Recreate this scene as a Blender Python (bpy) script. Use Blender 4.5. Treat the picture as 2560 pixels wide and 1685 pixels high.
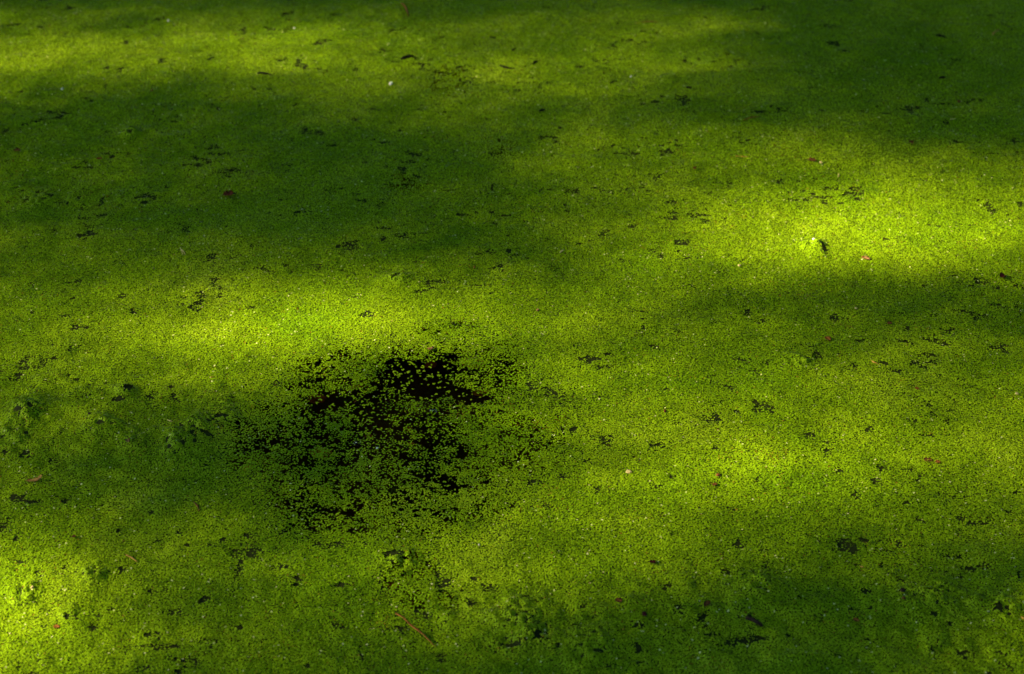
import bpy, math, random
import numpy as np
from mathutils import Vector, Matrix

random.seed(7)
RNG = np.random.default_rng(11)
R = math.radians
for o in list(bpy.data.objects):
    bpy.data.objects.remove(o, do_unlink=True)
scene = bpy.context.scene
COL = scene.collection

# ------------------------------------------------------------------ camera
CAM_H, PITCH, LENS = 1.54, R(33.0), 60.0
CAM_Y = -CAM_H / math.tan(PITCH)
cam_data = bpy.data.cameras.new('camera')
cam_data.lens = LENS
cam_data.sensor_width = 36.0
cam_data.clip_start = 0.05
cam_data.clip_end = 2000.0
cam = bpy.data.objects.new('camera', cam_data)
COL.objects.link(cam)
cam.location = (0.0, CAM_Y, CAM_H)
cam.rotation_euler = (math.pi / 2 - PITCH, 0.0, 0.0)
cam_data.dof.use_dof = True
cam_data.dof.focus_distance = CAM_H / math.sin(PITCH + R(2.2))
cam_data.dof.aperture_fstop = 5.0
scene.camera = cam

# ------------------------------------------------------------------ sky, sun, exposure
SUN_EL, SUN_AZ = R(30.0), R(12.0)          # height of the sun; drift of its light away from +x towards +y
LIGHT = Vector((math.cos(SUN_EL) * math.cos(SUN_AZ), math.cos(SUN_EL) * math.sin(SUN_AZ), -math.sin(SUN_EL)))
world = bpy.data.worlds.new('World')
scene.world = world
world.use_nodes = True
wn = world.node_tree
sky = wn.nodes.new('ShaderNodeTexSky')
sky.sky_type = 'NISHITA'
sky.sun_disc = False
sky.ozone_density = 4.0
sky.dust_density = 0.3
sky.sun_elevation = SUN_EL
sky.sun_rotation = math.atan2(-LIGHT.x, -LIGHT.y)
bg = wn.nodes['Background']
bg.inputs['Strength'].default_value = 0.067
wn.links.new(sky.outputs[0], bg.inputs['Color'])

sun_data = bpy.data.lights.new('sun', 'SUN')
sun_data.energy = 5.0
sun_data.angle = R(0.55)
sun_data.color = (1.0, 0.81, 0.50)
sun = bpy.data.objects.new('sun', sun_data)
COL.objects.link(sun)
sun.location = tuple(-LIGHT * 40)
sun.rotation_euler = LIGHT.to_track_quat('-Z', 'Y').to_euler()

vs = scene.view_settings
vs.view_transform = 'Standard'
vs.look = 'None'
vs.exposure = 2.75
vs.gamma = 1.0
vs.use_curve_mapping = False

# ------------------------------------------------------------------ helpers
KPX = 36.0 / LENS / 2560.0


def on_water(px, py, z=0.0):
    """world point at height z under a point of the photograph (2560 x 1685)"""
    X, Y = (px - 1280.0) * KPX, -(py - 842.5) * KPX
    d = np.array([X, math.cos(PITCH) + Y * math.sin(PITCH), -math.sin(PITCH) + Y * math.cos(PITCH)])
    t = (z - CAM_H) / d[2]
    return Vector((d[0] * t, CAM_Y + d[1] * t, z))


def photo_xy(x, y):
    """photograph coordinates of points (arrays) on the water plane"""
    dy = y - CAM_Y
    dep = dy * math.cos(PITCH) + CAM_H * math.sin(PITCH)
    up = dy * math.sin(PITCH) - CAM_H * math.cos(PITCH)
    return 1280.0 + x / dep / KPX, 842.5 - up / dep / KPX


def px_size(py):
    """metres per photograph pixel across the view at this row"""
    X = on_water(1281, py).x - on_water(1280, py).x
    return X


class Noise:
    """smooth value noise on a wrapped lattice"""
    def __init__(self, seed, n=256):
        self.g = np.random.default_rng(seed).random((n, n))
        self.n = n

    def __call__(self, x, y, scale):
        u, v = np.asarray(x) / scale + 57.3, np.asarray(y) / scale + 91.7
        iu, iv = np.floor(u).astype(np.int64), np.floor(v).astype(np.int64)
        fu, fv = u - iu, v - iv
        fu, fv = fu * fu * (3 - 2 * fu), fv * fv * (3 - 2 * fv)
        n = self.n
        a, b = self.g[iu % n, iv % n], self.g[(iu + 1) % n, iv % n]
        c, d = self.g[iu % n, (iv + 1) % n], self.g[(iu + 1) % n, (iv + 1) % n]
        return (a * (1 - fu) + b * fu) * (1 - fv) + (c * (1 - fu) + d * fu) * fv


def sstep(a, b, t):
    t = np.clip((t - a) / (b - a), 0, 1)
    return t * t * (3 - 2 * t)


N1, N2, N3, N4, N5, N6 = (Noise(s) for s in (1, 2, 3, 4, 5, 6))


def link(o, parent=None):
    COL.objects.link(o)
    if parent is not None:
        o.parent = parent
    return o


def mesh_obj(name, verts, faces, material, parent=None, smooth=True):
    me = bpy.data.meshes.new(name)
    me.from_pydata([tuple(v) for v in verts], [], faces)
    if smooth:
        me.polygons.foreach_set('use_smooth', [True] * len(me.polygons))
    me.materials.append(material)
    me.update()
    return link(bpy.data.objects.new(name, me), parent)


def fast_mesh(name, verts, nside, nface, material, attrs=None, index=None):
    """mesh of nface polygons with nside own corners each (or an index array), built from arrays"""
    me = bpy.data.meshes.new(name)
    me.vertices.add(len(verts))
    me.vertices.foreach_set('co', np.ascontiguousarray(verts, dtype=np.float32).ravel())
    me.loops.add(nface * nside)
    idx = np.arange(nface * nside, dtype=np.int32) if index is None else np.ascontiguousarray(index, dtype=np.int32).ravel()
    me.loops.foreach_set('vertex_index', idx)
    me.polygons.add(nface)
    me.polygons.foreach_set('loop_start', np.arange(0, nface * nside, nside, dtype=np.int32))
    me.polygons.foreach_set('use_smooth', np.ones(nface, dtype=bool))
    me.materials.append(material)
    me.update(calc_edges=True)
    for k, v in (attrs or {}).items():
        a = me.attributes.new(k, 'FLOAT', 'FACE')
        a.data.foreach_set('value', np.ascontiguousarray(v, dtype=np.float32))
    return me


def tag(o, label, cat, group=None):
    o['label'] = label
    o['category'] = cat
    if group:
        o['group'] = group
    return o


def kind(o, k, label=None, cat=None):
    o['kind'] = k
    if label:
        o['label'] = label
        o['category'] = cat
    return o


# ------------------------------------------------------------------ materials
def new_mat(name):
    m = bpy.data.materials.new(name)
    m.use_nodes = True
    return m, m.node_tree, m.node_tree.nodes['Principled BSDF']


def plain(name, col, col2=None, rough=0.6, spec=0.3, scale=300.0, bump=0.0):
    m, nt, b = new_mat(name)
    b.inputs['Roughness'].default_value = rough
    b.inputs['Specular IOR Level'].default_value = spec
    tc = nt.nodes.new('ShaderNodeTexCoord')
    nz = nt.nodes.new('ShaderNodeTexNoise')
    nz.inputs['Scale'].default_value = scale
    nz.inputs['Detail'].default_value = 4.0
    nt.links.new(tc.outputs['Object'], nz.inputs['Vector'])
    mx = nt.nodes.new('ShaderNodeMix')
    mx.data_type = 'RGBA'
    mx.inputs[6].default_value = (*col, 1)
    mx.inputs[7].default_value = (*(col2 or tuple(c * 0.45 for c in col)), 1)
    rp = nt.nodes.new('ShaderNodeMapRange')
    rp.inputs[1].default_value, rp.inputs[2].default_value = 0.38, 0.62
    nt.links.new(nz.outputs['Fac'], rp.inputs[0])
    nt.links.new(rp.outputs[0], mx.inputs[0])
    nt.links.new(mx.outputs[2], b.inputs['Base Color'])
    if bump:
        bp = nt.nodes.new('ShaderNodeBump')
        bp.inputs['Strength'].default_value = bump
        bp.inputs['Distance'].default_value = 0.001
        nt.links.new(nz.outputs['Fac'], bp.inputs['Height'])
        nt.links.new(bp.outputs[0], b.inputs['Normal'])
    return m


def ramp(nt, stops):
    r = nt.nodes.new('ShaderNodeValToRGB')
    e = r.color_ramp.elements
    while len(e) < len(stops):
        e.new(0.5)
    for el, (p, c) in zip(e, stops):
        el.position = p
        el.color = (*c, 1)
    return r


def frond_material():
    m, nt, b = new_mat('duckweed')
    b.inputs['Roughness'].default_value = 0.36
    b.inputs['Specular IOR Level'].default_value = 0.03
    at = nt.nodes.new('ShaderNodeAttribute')
    at.attribute_name = 'tone'
    rp = ramp(nt, [(0.0, (0.105, 0.052, 0.008)), (0.03, (0.15, 0.13, 0.006)), (0.06, (0.088, 0.182, 0.0018)),
                   (0.5, (0.158, 0.262, 0.0030)), (0.93, (0.226, 0.330, 0.0090)), (1.0, (0.42, 0.46, 0.16))])  # last stop: pale colour painted in for white sparkles
    nt.links.new(at.outputs['Fac'], rp.inputs[0])
    nt.links.new(rp.outputs[0], b.inputs['Base Color'])
    tr = nt.nodes.new('ShaderNodeBsdfTranslucent')
    nt.links.new(rp.outputs[0], tr.inputs['Color'])
    ms = nt.nodes.new('ShaderNodeMixShader')
    ms.inputs[0].default_value = 0.18
    out = nt.nodes['Material Output']
    nt.links.new(b.outputs[0], ms.inputs[1])
    nt.links.new(tr.outputs[0], ms.inputs[2])
    nt.links.new(ms.outputs[0], out.inputs['Surface'])
    return m


def water_material():
    m = bpy.data.materials.new('pond_water')
    m.use_nodes = True
    nt = m.node_tree
    nt.nodes.clear()
    out = nt.nodes.new('ShaderNodeOutputMaterial')
    tr = nt.nodes.new('ShaderNodeBsdfTransparent')
    tr.inputs['Color'].default_value = (0.62, 0.46, 0.24, 1)
    gl = nt.nodes.new('ShaderNodeBsdfGlossy')
    gl.inputs['Roughness'].default_value = 0.03
    fr = nt.nodes.new('ShaderNodeFresnel')
    fr.inputs['IOR'].default_value = 1.33
    mx = nt.nodes.new('ShaderNodeMixShader')
    nz = nt.nodes.new('ShaderNodeTexNoise')
    nz.inputs['Scale'].default_value = 14.0
    bp = nt.nodes.new('ShaderNodeBump')
    bp.inputs['Strength'].default_value = 0.05
    bp.inputs['Distance'].default_value = 0.01
    tc = nt.nodes.new('ShaderNodeTexCoord')
    nt.links.new(tc.outputs['Object'], nz.inputs['Vector'])
    nt.links.new(nz.outputs['Fac'], bp.inputs['Height'])
    nt.links.new(bp.outputs[0], gl.inputs['Normal'])
    nt.links.new(fr.outputs[0], mx.inputs[0])
    nt.links.new(tr.outputs[0], mx.inputs[1])
    nt.links.new(gl.outputs[0], mx.inputs[2])
    nt.links.new(mx.outputs[0], out.inputs['Surface'])
    return m


def bubble_material():
    m = bpy.data.materials.new('bubble_film')
    m.use_nodes = True
    nt = m.node_tree
    nt.nodes.clear()
    out = nt.nodes.new('ShaderNodeOutputMaterial')
    tr = nt.nodes.new('ShaderNodeBsdfTransparent')
    gl = nt.nodes.new('ShaderNodeBsdfGlossy')
    gl.inputs['Roughness'].default_value = 0.12
    fr = nt.nodes.new('ShaderNodeFresnel')
    fr.inputs['IOR'].default_value = 1.5
    mx = nt.nodes.new('ShaderNodeMixShader')
    nt.links.new(fr.outputs[0], mx.inputs[0])
    nt.links.new(tr.outputs[0], mx.inputs[1])
    nt.links.new(gl.outputs[0], mx.inputs[2])
    nt.links.new(mx.outputs[0], out.inputs['Surface'])
    return m


M_FROND = frond_material()
M_WATER = water_material()
M_BUBBLE = bubble_material()
M_UNDER = plain('duckweed_underlayer', (0.016, 0.023, 0.0009), (0.006, 0.009, 0.0004), 0.8, 0.1, 420.0)
M_MUD = plain('pond_mud', (0.085, 0.050, 0.016), (0.020, 0.013, 0.005), 0.9, 0.1, 9.0)
M_SOIL = plain('bank_soil', (0.050, 0.055, 0.018), (0.030, 0.022, 0.012), 0.95, 0.1, 3.0)
M_BARK = plain('bark', (0.075, 0.055, 0.040), (0.035, 0.026, 0.020), 0.9, 0.1, 14.0)
M_TREE = plain('tree_leaf', (0.045, 0.105, 0.012), (0.030, 0.075, 0.010), 0.6, 0.2, 4.0)


def let_light_through(m, col, share):
    nt = m.node_tree
    tr = nt.nodes.new('ShaderNodeBsdfTranslucent')
    tr.inputs['Color'].default_value = (*col, 1)
    ms = nt.nodes.new('ShaderNodeMixShader')
    ms.inputs[0].default_value = share
    nt.links.new(nt.nodes['Principled BSDF'].outputs[0], ms.inputs[1])
    nt.links.new(tr.outputs[0], ms.inputs[2])
    nt.links.new(ms.outputs[0], nt.nodes['Material Output'].inputs['Surface'])


let_light_through(M_TREE, (0.075, 0.23, 0.012), 0.5)
M_BLACK = plain('wet_black_wood', (0.008, 0.006, 0.004), (0.003, 0.0025, 0.002), 0.75, 0.06, 400.0, 0.3)
M_DARKBARK = plain('wet_dark_bark', (0.03, 0.018, 0.009), (0.01, 0.007, 0.004), 0.75, 0.06, 250.0, 0.5)
M_MAROON = plain('maroon_leaf', (0.026, 0.004, 0.0025), (0.01, 0.002, 0.0015), 0.75, 0.06, 250.0, 0.3)
M_RED = plain('red_brown_leaf', (0.125, 0.036, 0.010), (0.028, 0.008, 0.003), 0.75, 0.06, 170.0, 0.4)
M_ORANGE = plain('orange_brown_leaf', (0.165, 0.070, 0.011), (0.085, 0.032, 0.006), 0.75, 0.06, 200.0, 0.4)
M_BROWN = plain('brown_leaf', (0.105, 0.045, 0.01), (0.035, 0.015, 0.004), 0.75, 0.06, 200.0, 0.4)
M_TAN = plain('tan_straw', (0.33, 0.2, 0.04), (0.17, 0.085, 0.018), 0.75, 0.06, 160.0)
M_PALE = plain('pale_straw', (0.4, 0.35, 0.13), (0.27, 0.22, 0.07), 0.75, 0.06, 160.0)
M_PINK = plain('pinkish_husk', (0.24, 0.145, 0.05), (0.12, 0.06, 0.02), 0.75, 0.06, 200.0, 0.3)
M_SUNK = plain('sunken_orange_leaf', (0.50, 0.21, 0.030), (0.22, 0.080, 0.012), 0.6, 0.2, 90.0, 0.3)
M_SUNKRED = plain('sunken_red_leaf', (0.36, 0.10, 0.025), (0.15, 0.045, 0.012), 0.6, 0.2, 90.0, 0.3)
M_SUNKDARK = plain('sunken_dark_leaf', (0.14, 0.085, 0.022), (0.05, 0.030, 0.010), 0.6, 0.2, 60.0, 0.3)
M_WHITE = plain('white_fluff', (0.5, 0.5, 0.38), (0.36, 0.37, 0.25), 0.6, 0.3, 300.0, 0.3)

# ------------------------------------------------------------------ the pond bed, banks and water
POND_C, POND_RX, POND_RY = (0.0, 2.35), 5.6, 4.15


def build_ground():
    rings = [(0.0, -0.050), (0.25, -0.052), (0.5, -0.050), (0.75, -0.075), (0.9, -0.08), (0.97, -0.05), (1.0, 0.01), (1.04, 0.07),
             (1.12, 0.12), (1.4, 0.16), (2.0, 0.2), (4.0, 0.2), (10.0, 0.2), (40.0, 0.2), (200.0, 0.2)]
    seg = 96
    vs_, fs = [(POND_C[0], POND_C[1], rings[0][1])], []
    for (r, z) in rings[1:]:
        for k in range(seg):
            a = 2 * math.pi * k / seg
            w = 1.0 + (0.035 * math.sin(5 * a + 1) + 0.02 * math.sin(11 * a)) * (1.0 if r > 0.6 else r)
            zz = z + (0.03 * math.sin(13 * a + r * 3) if r > 1.05 else 0.0)
            vs_.append((POND_C[0] + POND_RX * r * w * math.cos(a), POND_C[1] + POND_RY * r * w * math.sin(a), zz))
    for k in range(seg):
        fs.append((0, 1 + k, 1 + (k + 1) % seg))
    for i in range(len(rings) - 2):
        a0, b0 = 1 + i * seg, 1 + (i + 1) * seg
        for k in range(seg):
            k2 = (k + 1) % seg
            fs.append((a0 + k, b0 + k, b0 + k2, a0 + k2))
    o = mesh_obj('ground', vs_, fs, M_SOIL)
    o.data.materials.append(M_MUD)
    for p in o.data.polygons:
        if p.center.z < -0.02:
            p.material_index = 1
    kind(o, 'structure')


build_ground()


def build_water():
    seg = 96
    vs_ = [(POND_C[0] + POND_RX * 1.03 * math.cos(2 * math.pi * k / seg), POND_C[1] + POND_RY * 1.03 * math.sin(2 * math.pi * k / seg), 0.0)
           for k in range(seg)]
    o = mesh_obj('water', vs_, [tuple(range(seg))], M_WATER)
    kind(o, 'structure')


build_water()

# ------------------------------------------------------------------ where the mat is open, thin or humped
# (x, y, half width, half height, how open) in photograph pixels, laid onto the water plane
OPEN = [(1050, 942, 92, 44, 1.15), (1085, 978, 108, 32, 1.15), (1163, 990, 42, 24, 1.1), (1098, 890, 20, 17, 1.1), (1035, 881, 28, 12, .9),
        (862, 1007, 92, 26, 1.05), (939, 1040, 44, 40, 1.15), (822, 1026, 66, 20, 1.0), (891, 1087, 28, 11, 1.1), (1020, 1096, 22, 11, 1.0),
        (1135, 1138, 38, 20, .95), (1098, 1109, 24, 14, .9), (976, 1224, 16, 25, 1.1), (1135, 1205, 22, 9, .9), (866, 1290, 50, 21, 1.15),
        (800, 1293, 55, 12, 1.05), (824, 1316, 42, 10, .9), (743, 1146, 16, 12, .9), (1280, 1261, 20, 7, .9), (1339, 1157, 22, 9, .8),
        (1365, 1122, 16, 11, .8), (1202, 1190, 15, 9, .9), (813, 1190, 22, 12, .8), (847, 1175, 12, 7, .9), (955, 1132, 28, 8, .75),
        (980, 925, 30, 10, .9), (760, 1035, 28, 12, .8), (930, 1000, 50, 10, .8), (905, 1060, 40, 10, .55), (1068, 1040, 40, 12, .5)]
THIN = [(1000, 1030, 290, 135, .48), (970, 1150, 270, 140, .45), (810, 942, 120, 55, .31), (1310, 1130, 80, 55, .24), (870, 1290, 105, 55, .36),
        (1180, 905, 120, 55, .30), (715, 1090, 110, 110, .36), (640, 1065, 45, 30, .27), (790, 1190, 110, 70, .36), (1150, 823, 80, 16, .26), (1010, 1450, 80, 100, .22),
        (1008, 463, 52, 22, .34), (1253, 376, 36, 26, .31), (1057, 1507, 50, 28, .31), (1119, 200, 46, 46, .25), (976, 1394, 36, 24, .29),
        (755, 1120, 80, 130, .46), (832, 1293, 92, 36, .47), (890, 1060, 130, 60, .50), (1120, 1115, 95, 60, .47), (1060, 1010, 150, 50, .42)]
GAPS = [(584, 433, 35, 8), (196, 708, 14, 8), (175, 756, 14, 7), (309, 747, 10, 6), (336, 783, 16, 9), (199, 823, 22, 10), (490, 778, 10, 8),
        (212, 565, 5, 4), (65, 619, 5, 5), (83, 784, 10, 5), (627, 775, 10, 4), (134, 584, 10, 4), (947, 517, 10, 9),
        (877, 616, 28, 12), (955, 603, 10, 5), (1011, 592, 16, 5), (1046, 659, 7, 8), (1089, 710, 22, 9), (990, 705, 14, 5), (1062, 729, 20, 8),
        (710, 666, 8, 4), (645, 610, 6, 4), (887, 747, 9, 4), (1194, 640, 10, 6), (1242, 561, 8, 5), (1270, 589, 5, 3), (914, 788, 20, 8),
        (729, 352, 12, 4), (828, 367, 16, 5), (890, 300, 12, 5), (1019, 385, 8, 5), (790, 336, 25, 7), (1116, 286, 7, 4),
        (1119, 302, 4, 4), (1054, 262, 5, 4), (1051, 276, 4, 3), (998, 328, 5, 4), (834, 38, 12, 4), (734, 35, 6, 4), (790, 72, 9, 3),
        (1102, 97, 12, 4), (1229, 97, 11, 4), (903, 152, 4, 3), (905, 163, 3, 3), (877, 159, 3, 3), (960, 129, 16, 3), (1000, 78, 4, 3),
        (1478, 16, 5, 4), (1366, 21, 9, 3), (1542, 61, 3, 2), (1530, 118, 10, 3), (1646, 338, 5, 3), (1713, 274, 12, 6), (1320, 337, 8, 5),
        (1396, 324, 6, 4), (1388, 393, 6, 4), (1850, 347, 6, 4), (1907, 20, 8, 4), (1806, 39, 4, 3), (1768, 48, 5, 4), (1818, 141, 7, 4),
        (2307, 121, 9, 8), (2326, 304, 3, 3), (2331, 320, 5, 3), (2361, 308, 10, 3), (2138, 321, 5, 3), (2227, 332, 7, 3), (2533, 355, 16, 10),
        (2500, 341, 9, 4), (2052, 278, 5, 4), (1643, 444, 16, 5), (1681, 506, 10, 5), (1683, 549, 13, 5), (1732, 544, 15, 10), (1769, 554, 12, 6),
        (1777, 482, 6, 5), (1511, 588, 15, 11), (1492, 525, 9, 4), (1417, 527, 4, 3), (1408, 514, 4, 4), (1635, 630, 13, 8), (1557, 649, 7, 4),
        (1390, 678, 12, 5), (1869, 786, 15, 8), (1901, 807, 14, 7), (1549, 754, 4, 3), (1578, 568, 10, 9), (1662, 727, 7, 4), (1726, 717, 8, 5),
        (1431, 608, 5, 4), (1828, 463, 8, 6), (1377, 480, 5, 3), (1616, 480, 3, 3), (1947, 455, 10, 6), (2000, 455, 8, 2), (2038, 451, 8, 5),
        (1990, 503, 18, 6), (2111, 493, 15, 7), (2060, 630, 10, 11), (2330, 567, 24, 2), (2420, 568, 28, 2), (2493, 764, 20, 7), (2264, 818, 16, 8),
        (2248, 786, 13, 4), (2364, 832, 16, 6), (2210, 606, 12, 2), (118, 898, 9, 5), (227, 958, 5, 4), (428, 972, 20, 7), (325, 981, 10, 8),  # last entry is the shadow beside a hump, put in as a gap
        (519, 1090, 28, 9), (59, 1144, 14, 11), (24, 1133, 12, 4), (457, 1207, 6, 4), (594, 1163, 9, 6), (1382, 985, 18, 6),
        (1401, 990, 10, 6), (1433, 1077, 12, 7), (1519, 1109, 16, 8), (1643, 1114, 16, 9), (1764, 1054, 10, 6), (1826, 972, 20, 6), (1896, 1012, 22, 10),
        (1912, 1028, 12, 6), (1788, 1128, 8, 5), (1487, 1227, 20, 5), (1463, 1160, 14, 4), (1683, 1055, 10, 5), (1678, 1195, 16, 6), (1893, 1195, 8, 4),
        (1638, 870, 9, 6), (1655, 976, 5, 3), (2154, 860, 12, 3), (2256, 856, 20, 5), (2331, 853, 20, 7), (2358, 861, 10, 5), (2498, 870, 20, 10),
        (2323, 895, 25, 5), (2310, 915, 6, 6), (2130, 923, 16, 6), (2044, 891, 14, 10), (2025, 1091, 20, 9), (2065, 1120, 18, 12), (1931, 1026, 14, 9),
        (2132, 1234, 10, 8), (2200, 1176, 12, 12), (2189, 1211, 16, 8), (2272, 1179, 16, 6), (2302, 1198, 8, 5), (2549, 1238, 11, 5), (2320, 1092, 14, 4),
        (2167, 1074, 16, 6), (2375, 1001, 12, 6), (2092, 1176, 10, 6), (11, 1316, 20, 12), (301, 1324, 8, 4), (398, 1356, 12, 6), (385, 1483, 16, 10),
        (436, 1523, 20, 9), (511, 1507, 10, 5), (178, 1550, 14, 5), (382, 1593, 22, 9), (89, 1547, 8, 3), (382, 1437, 6, 5), (600, 1367, 5, 4),
        (368, 1281, 14, 7), (976, 1394, 25, 14), (971, 1464, 18, 9), (1038, 1526, 20, 10), (1070, 1540, 12, 8), (850, 1469, 20, 10),
        (834, 1523, 12, 5), (852, 1569, 20, 12), (922, 1354, 5, 7), (1000, 1572, 18, 9), (957, 1563, 10, 4), (823, 1367, 30, 10), (710, 1338, 12, 6),
        (691, 1373, 8, 4), (745, 1461, 12, 5), (745, 1414, 3, 2), (1178, 1512, 8, 8), (1111, 1491, 14, 8), (895, 1652, 8, 12), (1011, 1289, 10, 6),
        (1202, 1330, 7, 3), (1197, 1284, 5, 4), (1105, 1650, 10, 8), (1326, 1496, 12, 5), (1363, 1514, 8, 4), (1342, 1520, 6, 4), (1776, 1437, 6, 4),
        (1858, 1450, 6, 6), (1823, 1434, 10, 8), (1885, 1434, 8, 4), (1872, 1545, 13, 5), (1689, 1528, 14, 5), (1759, 1563, 6, 6), (1595, 1577, 10, 6),
        (1667, 1475, 12, 10), (1479, 1391, 8, 7), (1455, 1526, 12, 5), (1353, 1609, 10, 10), (1487, 1598, 10, 6), (1589, 1628, 12, 12), (1597, 1666, 8, 7),
        (1441, 1574, 14, 4), (2022, 1340, 5, 4), (2067, 1360, 4, 3), (2065, 1393, 5, 4), (2200, 1412, 9, 4), (2251, 1453, 10, 7), (2270, 1270, 16, 6),
        (2296, 1300, 12, 7), (2256, 1359, 16, 5), (2224, 1381, 10, 5), (2140, 1410, 12, 4), (2388, 1448, 14, 10), (2162, 1491, 10, 6), (2364, 1569, 8, 5),
        (2337, 1542, 8, 7), (2493, 1534, 9, 6), (2334, 1631, 10, 7), (2417, 1641, 22, 8), (2506, 1639, 6, 4), (2490, 1660, 5, 4), (2509, 1668, 5, 4),
        (1974, 1588, 12, 8), (2162, 1528, 16, 4), (2122, 1523, 12, 8), (2528, 1286, 12, 6), (2044, 1551, 4, 3), (2232, 1620, 5, 4), (2547, 1440, 4, 4),
        (2003, 1502, 8, 7), (2095, 1647, 12, 7)]
# humps of mat lifted by gas: x, y, half width, half height (px), metres high
HUMPS = [(62, 1034, 30, 26, .010), (312, 984, 19, 14, .007), (30, 1095, 40, 30, .006), (470, 1095, 45, 30, .006), (440, 1130, 40, 30, .006),
         (265, 1070, 40, 25, .006), (500, 1060, 25, 18, .008), (175, 1535, 20, 16, .004), (1172, 1515, 16, 14, .004), (335, 1100, 30, 18, .006),
         (2000, 905, 30, 16, .006), (1000, 700, 26, 12, .006), (2035, 618, 26, 14, .007), (325, 335, 22, 10, .008), (100, 500, 26, 18, .006),
         (560, 1040, 30, 25, .005), (1290, 1540, 60, 40, .006), (1330, 1590, 40, 30, .007), (1480, 1610, 60, 40, .006), (2330, 1500, 60, 40, .006),
         (2500, 1520, 40, 30, .007), (1900, 1470, 50, 35, .006), (230, 1440, 30, 25, .006), (60, 1490, 30, 25, .006), (1000, 1410, 40, 25, .006)]


def blob_list(rows):
    out = []
    for r in rows:
        c = on_water(r[0], r[1])
        s = px_size(r[1])
        sy = on_water(r[0], r[1] - 1).y - c.y
        out.append((c.x, c.y, r[2] * s, r[3] * sy) + tuple(r[4:]))
    return out


B_OPEN, B_THIN, B_HUMP = blob_list(OPEN), blob_list(THIN), blob_list(HUMPS)
B_GAP = blob_list([(g[0], g[1], g[2] * .85, g[3] * .8, 0.85) for g in GAPS])


def add_blobs(acc, x, y, blobs, sharp):
    order = np.argsort(y, kind='stable')
    ys, xs = y[order], x[order]
    res = np.zeros_like(xs)
    for (cx, cy, rx, ry, w) in blobs:
        a, b = np.searchsorted(ys, cy - ry * 2.2), np.searchsorted(ys, cy + ry * 2.2)
        if b <= a:
            continue
        q = ((xs[a:b] - cx) / rx) ** 2 + ((ys[a:b] - cy) / ry) ** 2
        v = w * (1 - sstep(1 - sharp, 1 + sharp, np.sqrt(q)))
        res[a:b] = np.maximum(res[a:b], v)
    acc[order] = np.maximum(acc[order], res)
    return acc


def openness(x, y, small=True):
    """0 = closed mat, 1 = bare water"""
    wx = x + 0.040 * (N1(x, y, 0.045) - .5) + 0.022 * (N2(x, y, 0.014) - .5)
    wy = y + 0.055 * (N3(x, y, 0.045) - .5) + 0.024 * (N4(x, y, 0.014) - .5)
    g = add_blobs(np.zeros_like(x), wx, wy, B_OPEN, 0.6)
    wx2 = x + 0.013 * (N1(x, y, 0.018) - .5) + 0.007 * (N2(x, y, 0.006) - .5)
    wy2 = y + 0.018 * (N3(x, y, 0.018) - .5) + 0.008 * (N4(x, y, 0.006) - .5)
    t = add_blobs(np.zeros_like(x), x + 0.06 * (N5(x, y, 0.12) - .5), y + 0.06 * (N6(x, y, 0.12) - .5), B_THIN, 0.8)
    fine = 0.55 * N2(x, y, 0.010) + 0.45 * N5(x, y, 0.005)
    mid = N6(x, y, 0.028)
    # scattered pinholes and small cracks all over the mat
    pin = sstep(0.70, 0.92, 0.5 * N4(x * 0.75, y, 0.012) + 0.5 * N1(x * 0.6, y, 0.05)) * 0.8
    if small:
        g = np.maximum(g, pin)
    nz = 0.40 * N2(x, y, 0.011) + 0.25 * N5(x, y, 0.006) + 0.35 * N6(x, y, 0.030)
    thin = np.clip(1.55 * t + 1.7 * (nz - 0.56) * sstep(0.05, 0.25, t), 0, 0.93)
    g = np.clip(g + (fine - 0.5) * 0.9 * np.clip(4 * g * (1.15 - g), 0, 1), 0, 1)
    if small:
        gap = add_blobs(np.zeros_like(x), wx2, wy2, B_GAP, 0.9)
        gap = np.clip(gap + (fine - 0.5) * 1.1 * np.clip(4 * gap * (1.1 - gap), 0, 1), 0, 0.66)
        g = np.maximum(g, gap)
    return np.maximum(g, thin)


def height(x, y):
    px, py = photo_xy(x, y)
    h = np.zeros_like(x)
    for (cx, cy, rx, ry, a) in B_HUMP:
        q = ((x - cx) / (rx * 1.3)) ** 2 + ((y - cy) / (ry * 1.3)) ** 2
        sel = q < 4
        h[sel] += a * np.exp(-q[sel] * 1.4) * (0.1 + 1.2 * N2(x[sel], y[sel], 0.012) + 1.0 * N4(x[sel], y[sel], 0.007))
    rough = 0.50 + 0.9 * np.exp(-((px - 250) / 380) ** 2 - ((py - 1080) / 170) ** 2) \
        + 0.8 * sstep(1380, 1560, py) * sstep(900, 1300, px) + 0.35 * np.exp(-((px - 150) / 300) ** 2 - ((py - 380) / 160) ** 2) \
        + 0.35 * sstep(1300, 1500, py)
    h += rough * (0.0055 * np.clip(N1(x, y, 0.035) - 0.35, 0, 1) + 0.0030 * N3(x, y, 0.016))
    return h


# ------------------------------------------------------------------ the duckweed mat
FR_A, FR_B = 0.00166, 0.00131          # half length and half width of a frond


def lattice(x0, x1, y0, y1, a):
    nx, ny = int(math.ceil((x1 - x0) / a)) + 1, int(math.ceil((y1 - y0) / (a * 0.866))) + 1
    gx, gy = np.meshgrid(np.arange(nx), np.arange(ny))
    x = x0 + (gx + 0.5 * (gy % 2)) * a
    y = y0 + gy * a * 0.866
    x = x + RNG.uniform(-.42, .42, x.shape) * a
    y = y + RNG.uniform(-.42, .42, y.shape) * a
    return x.ravel(), y.ravel()


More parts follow.
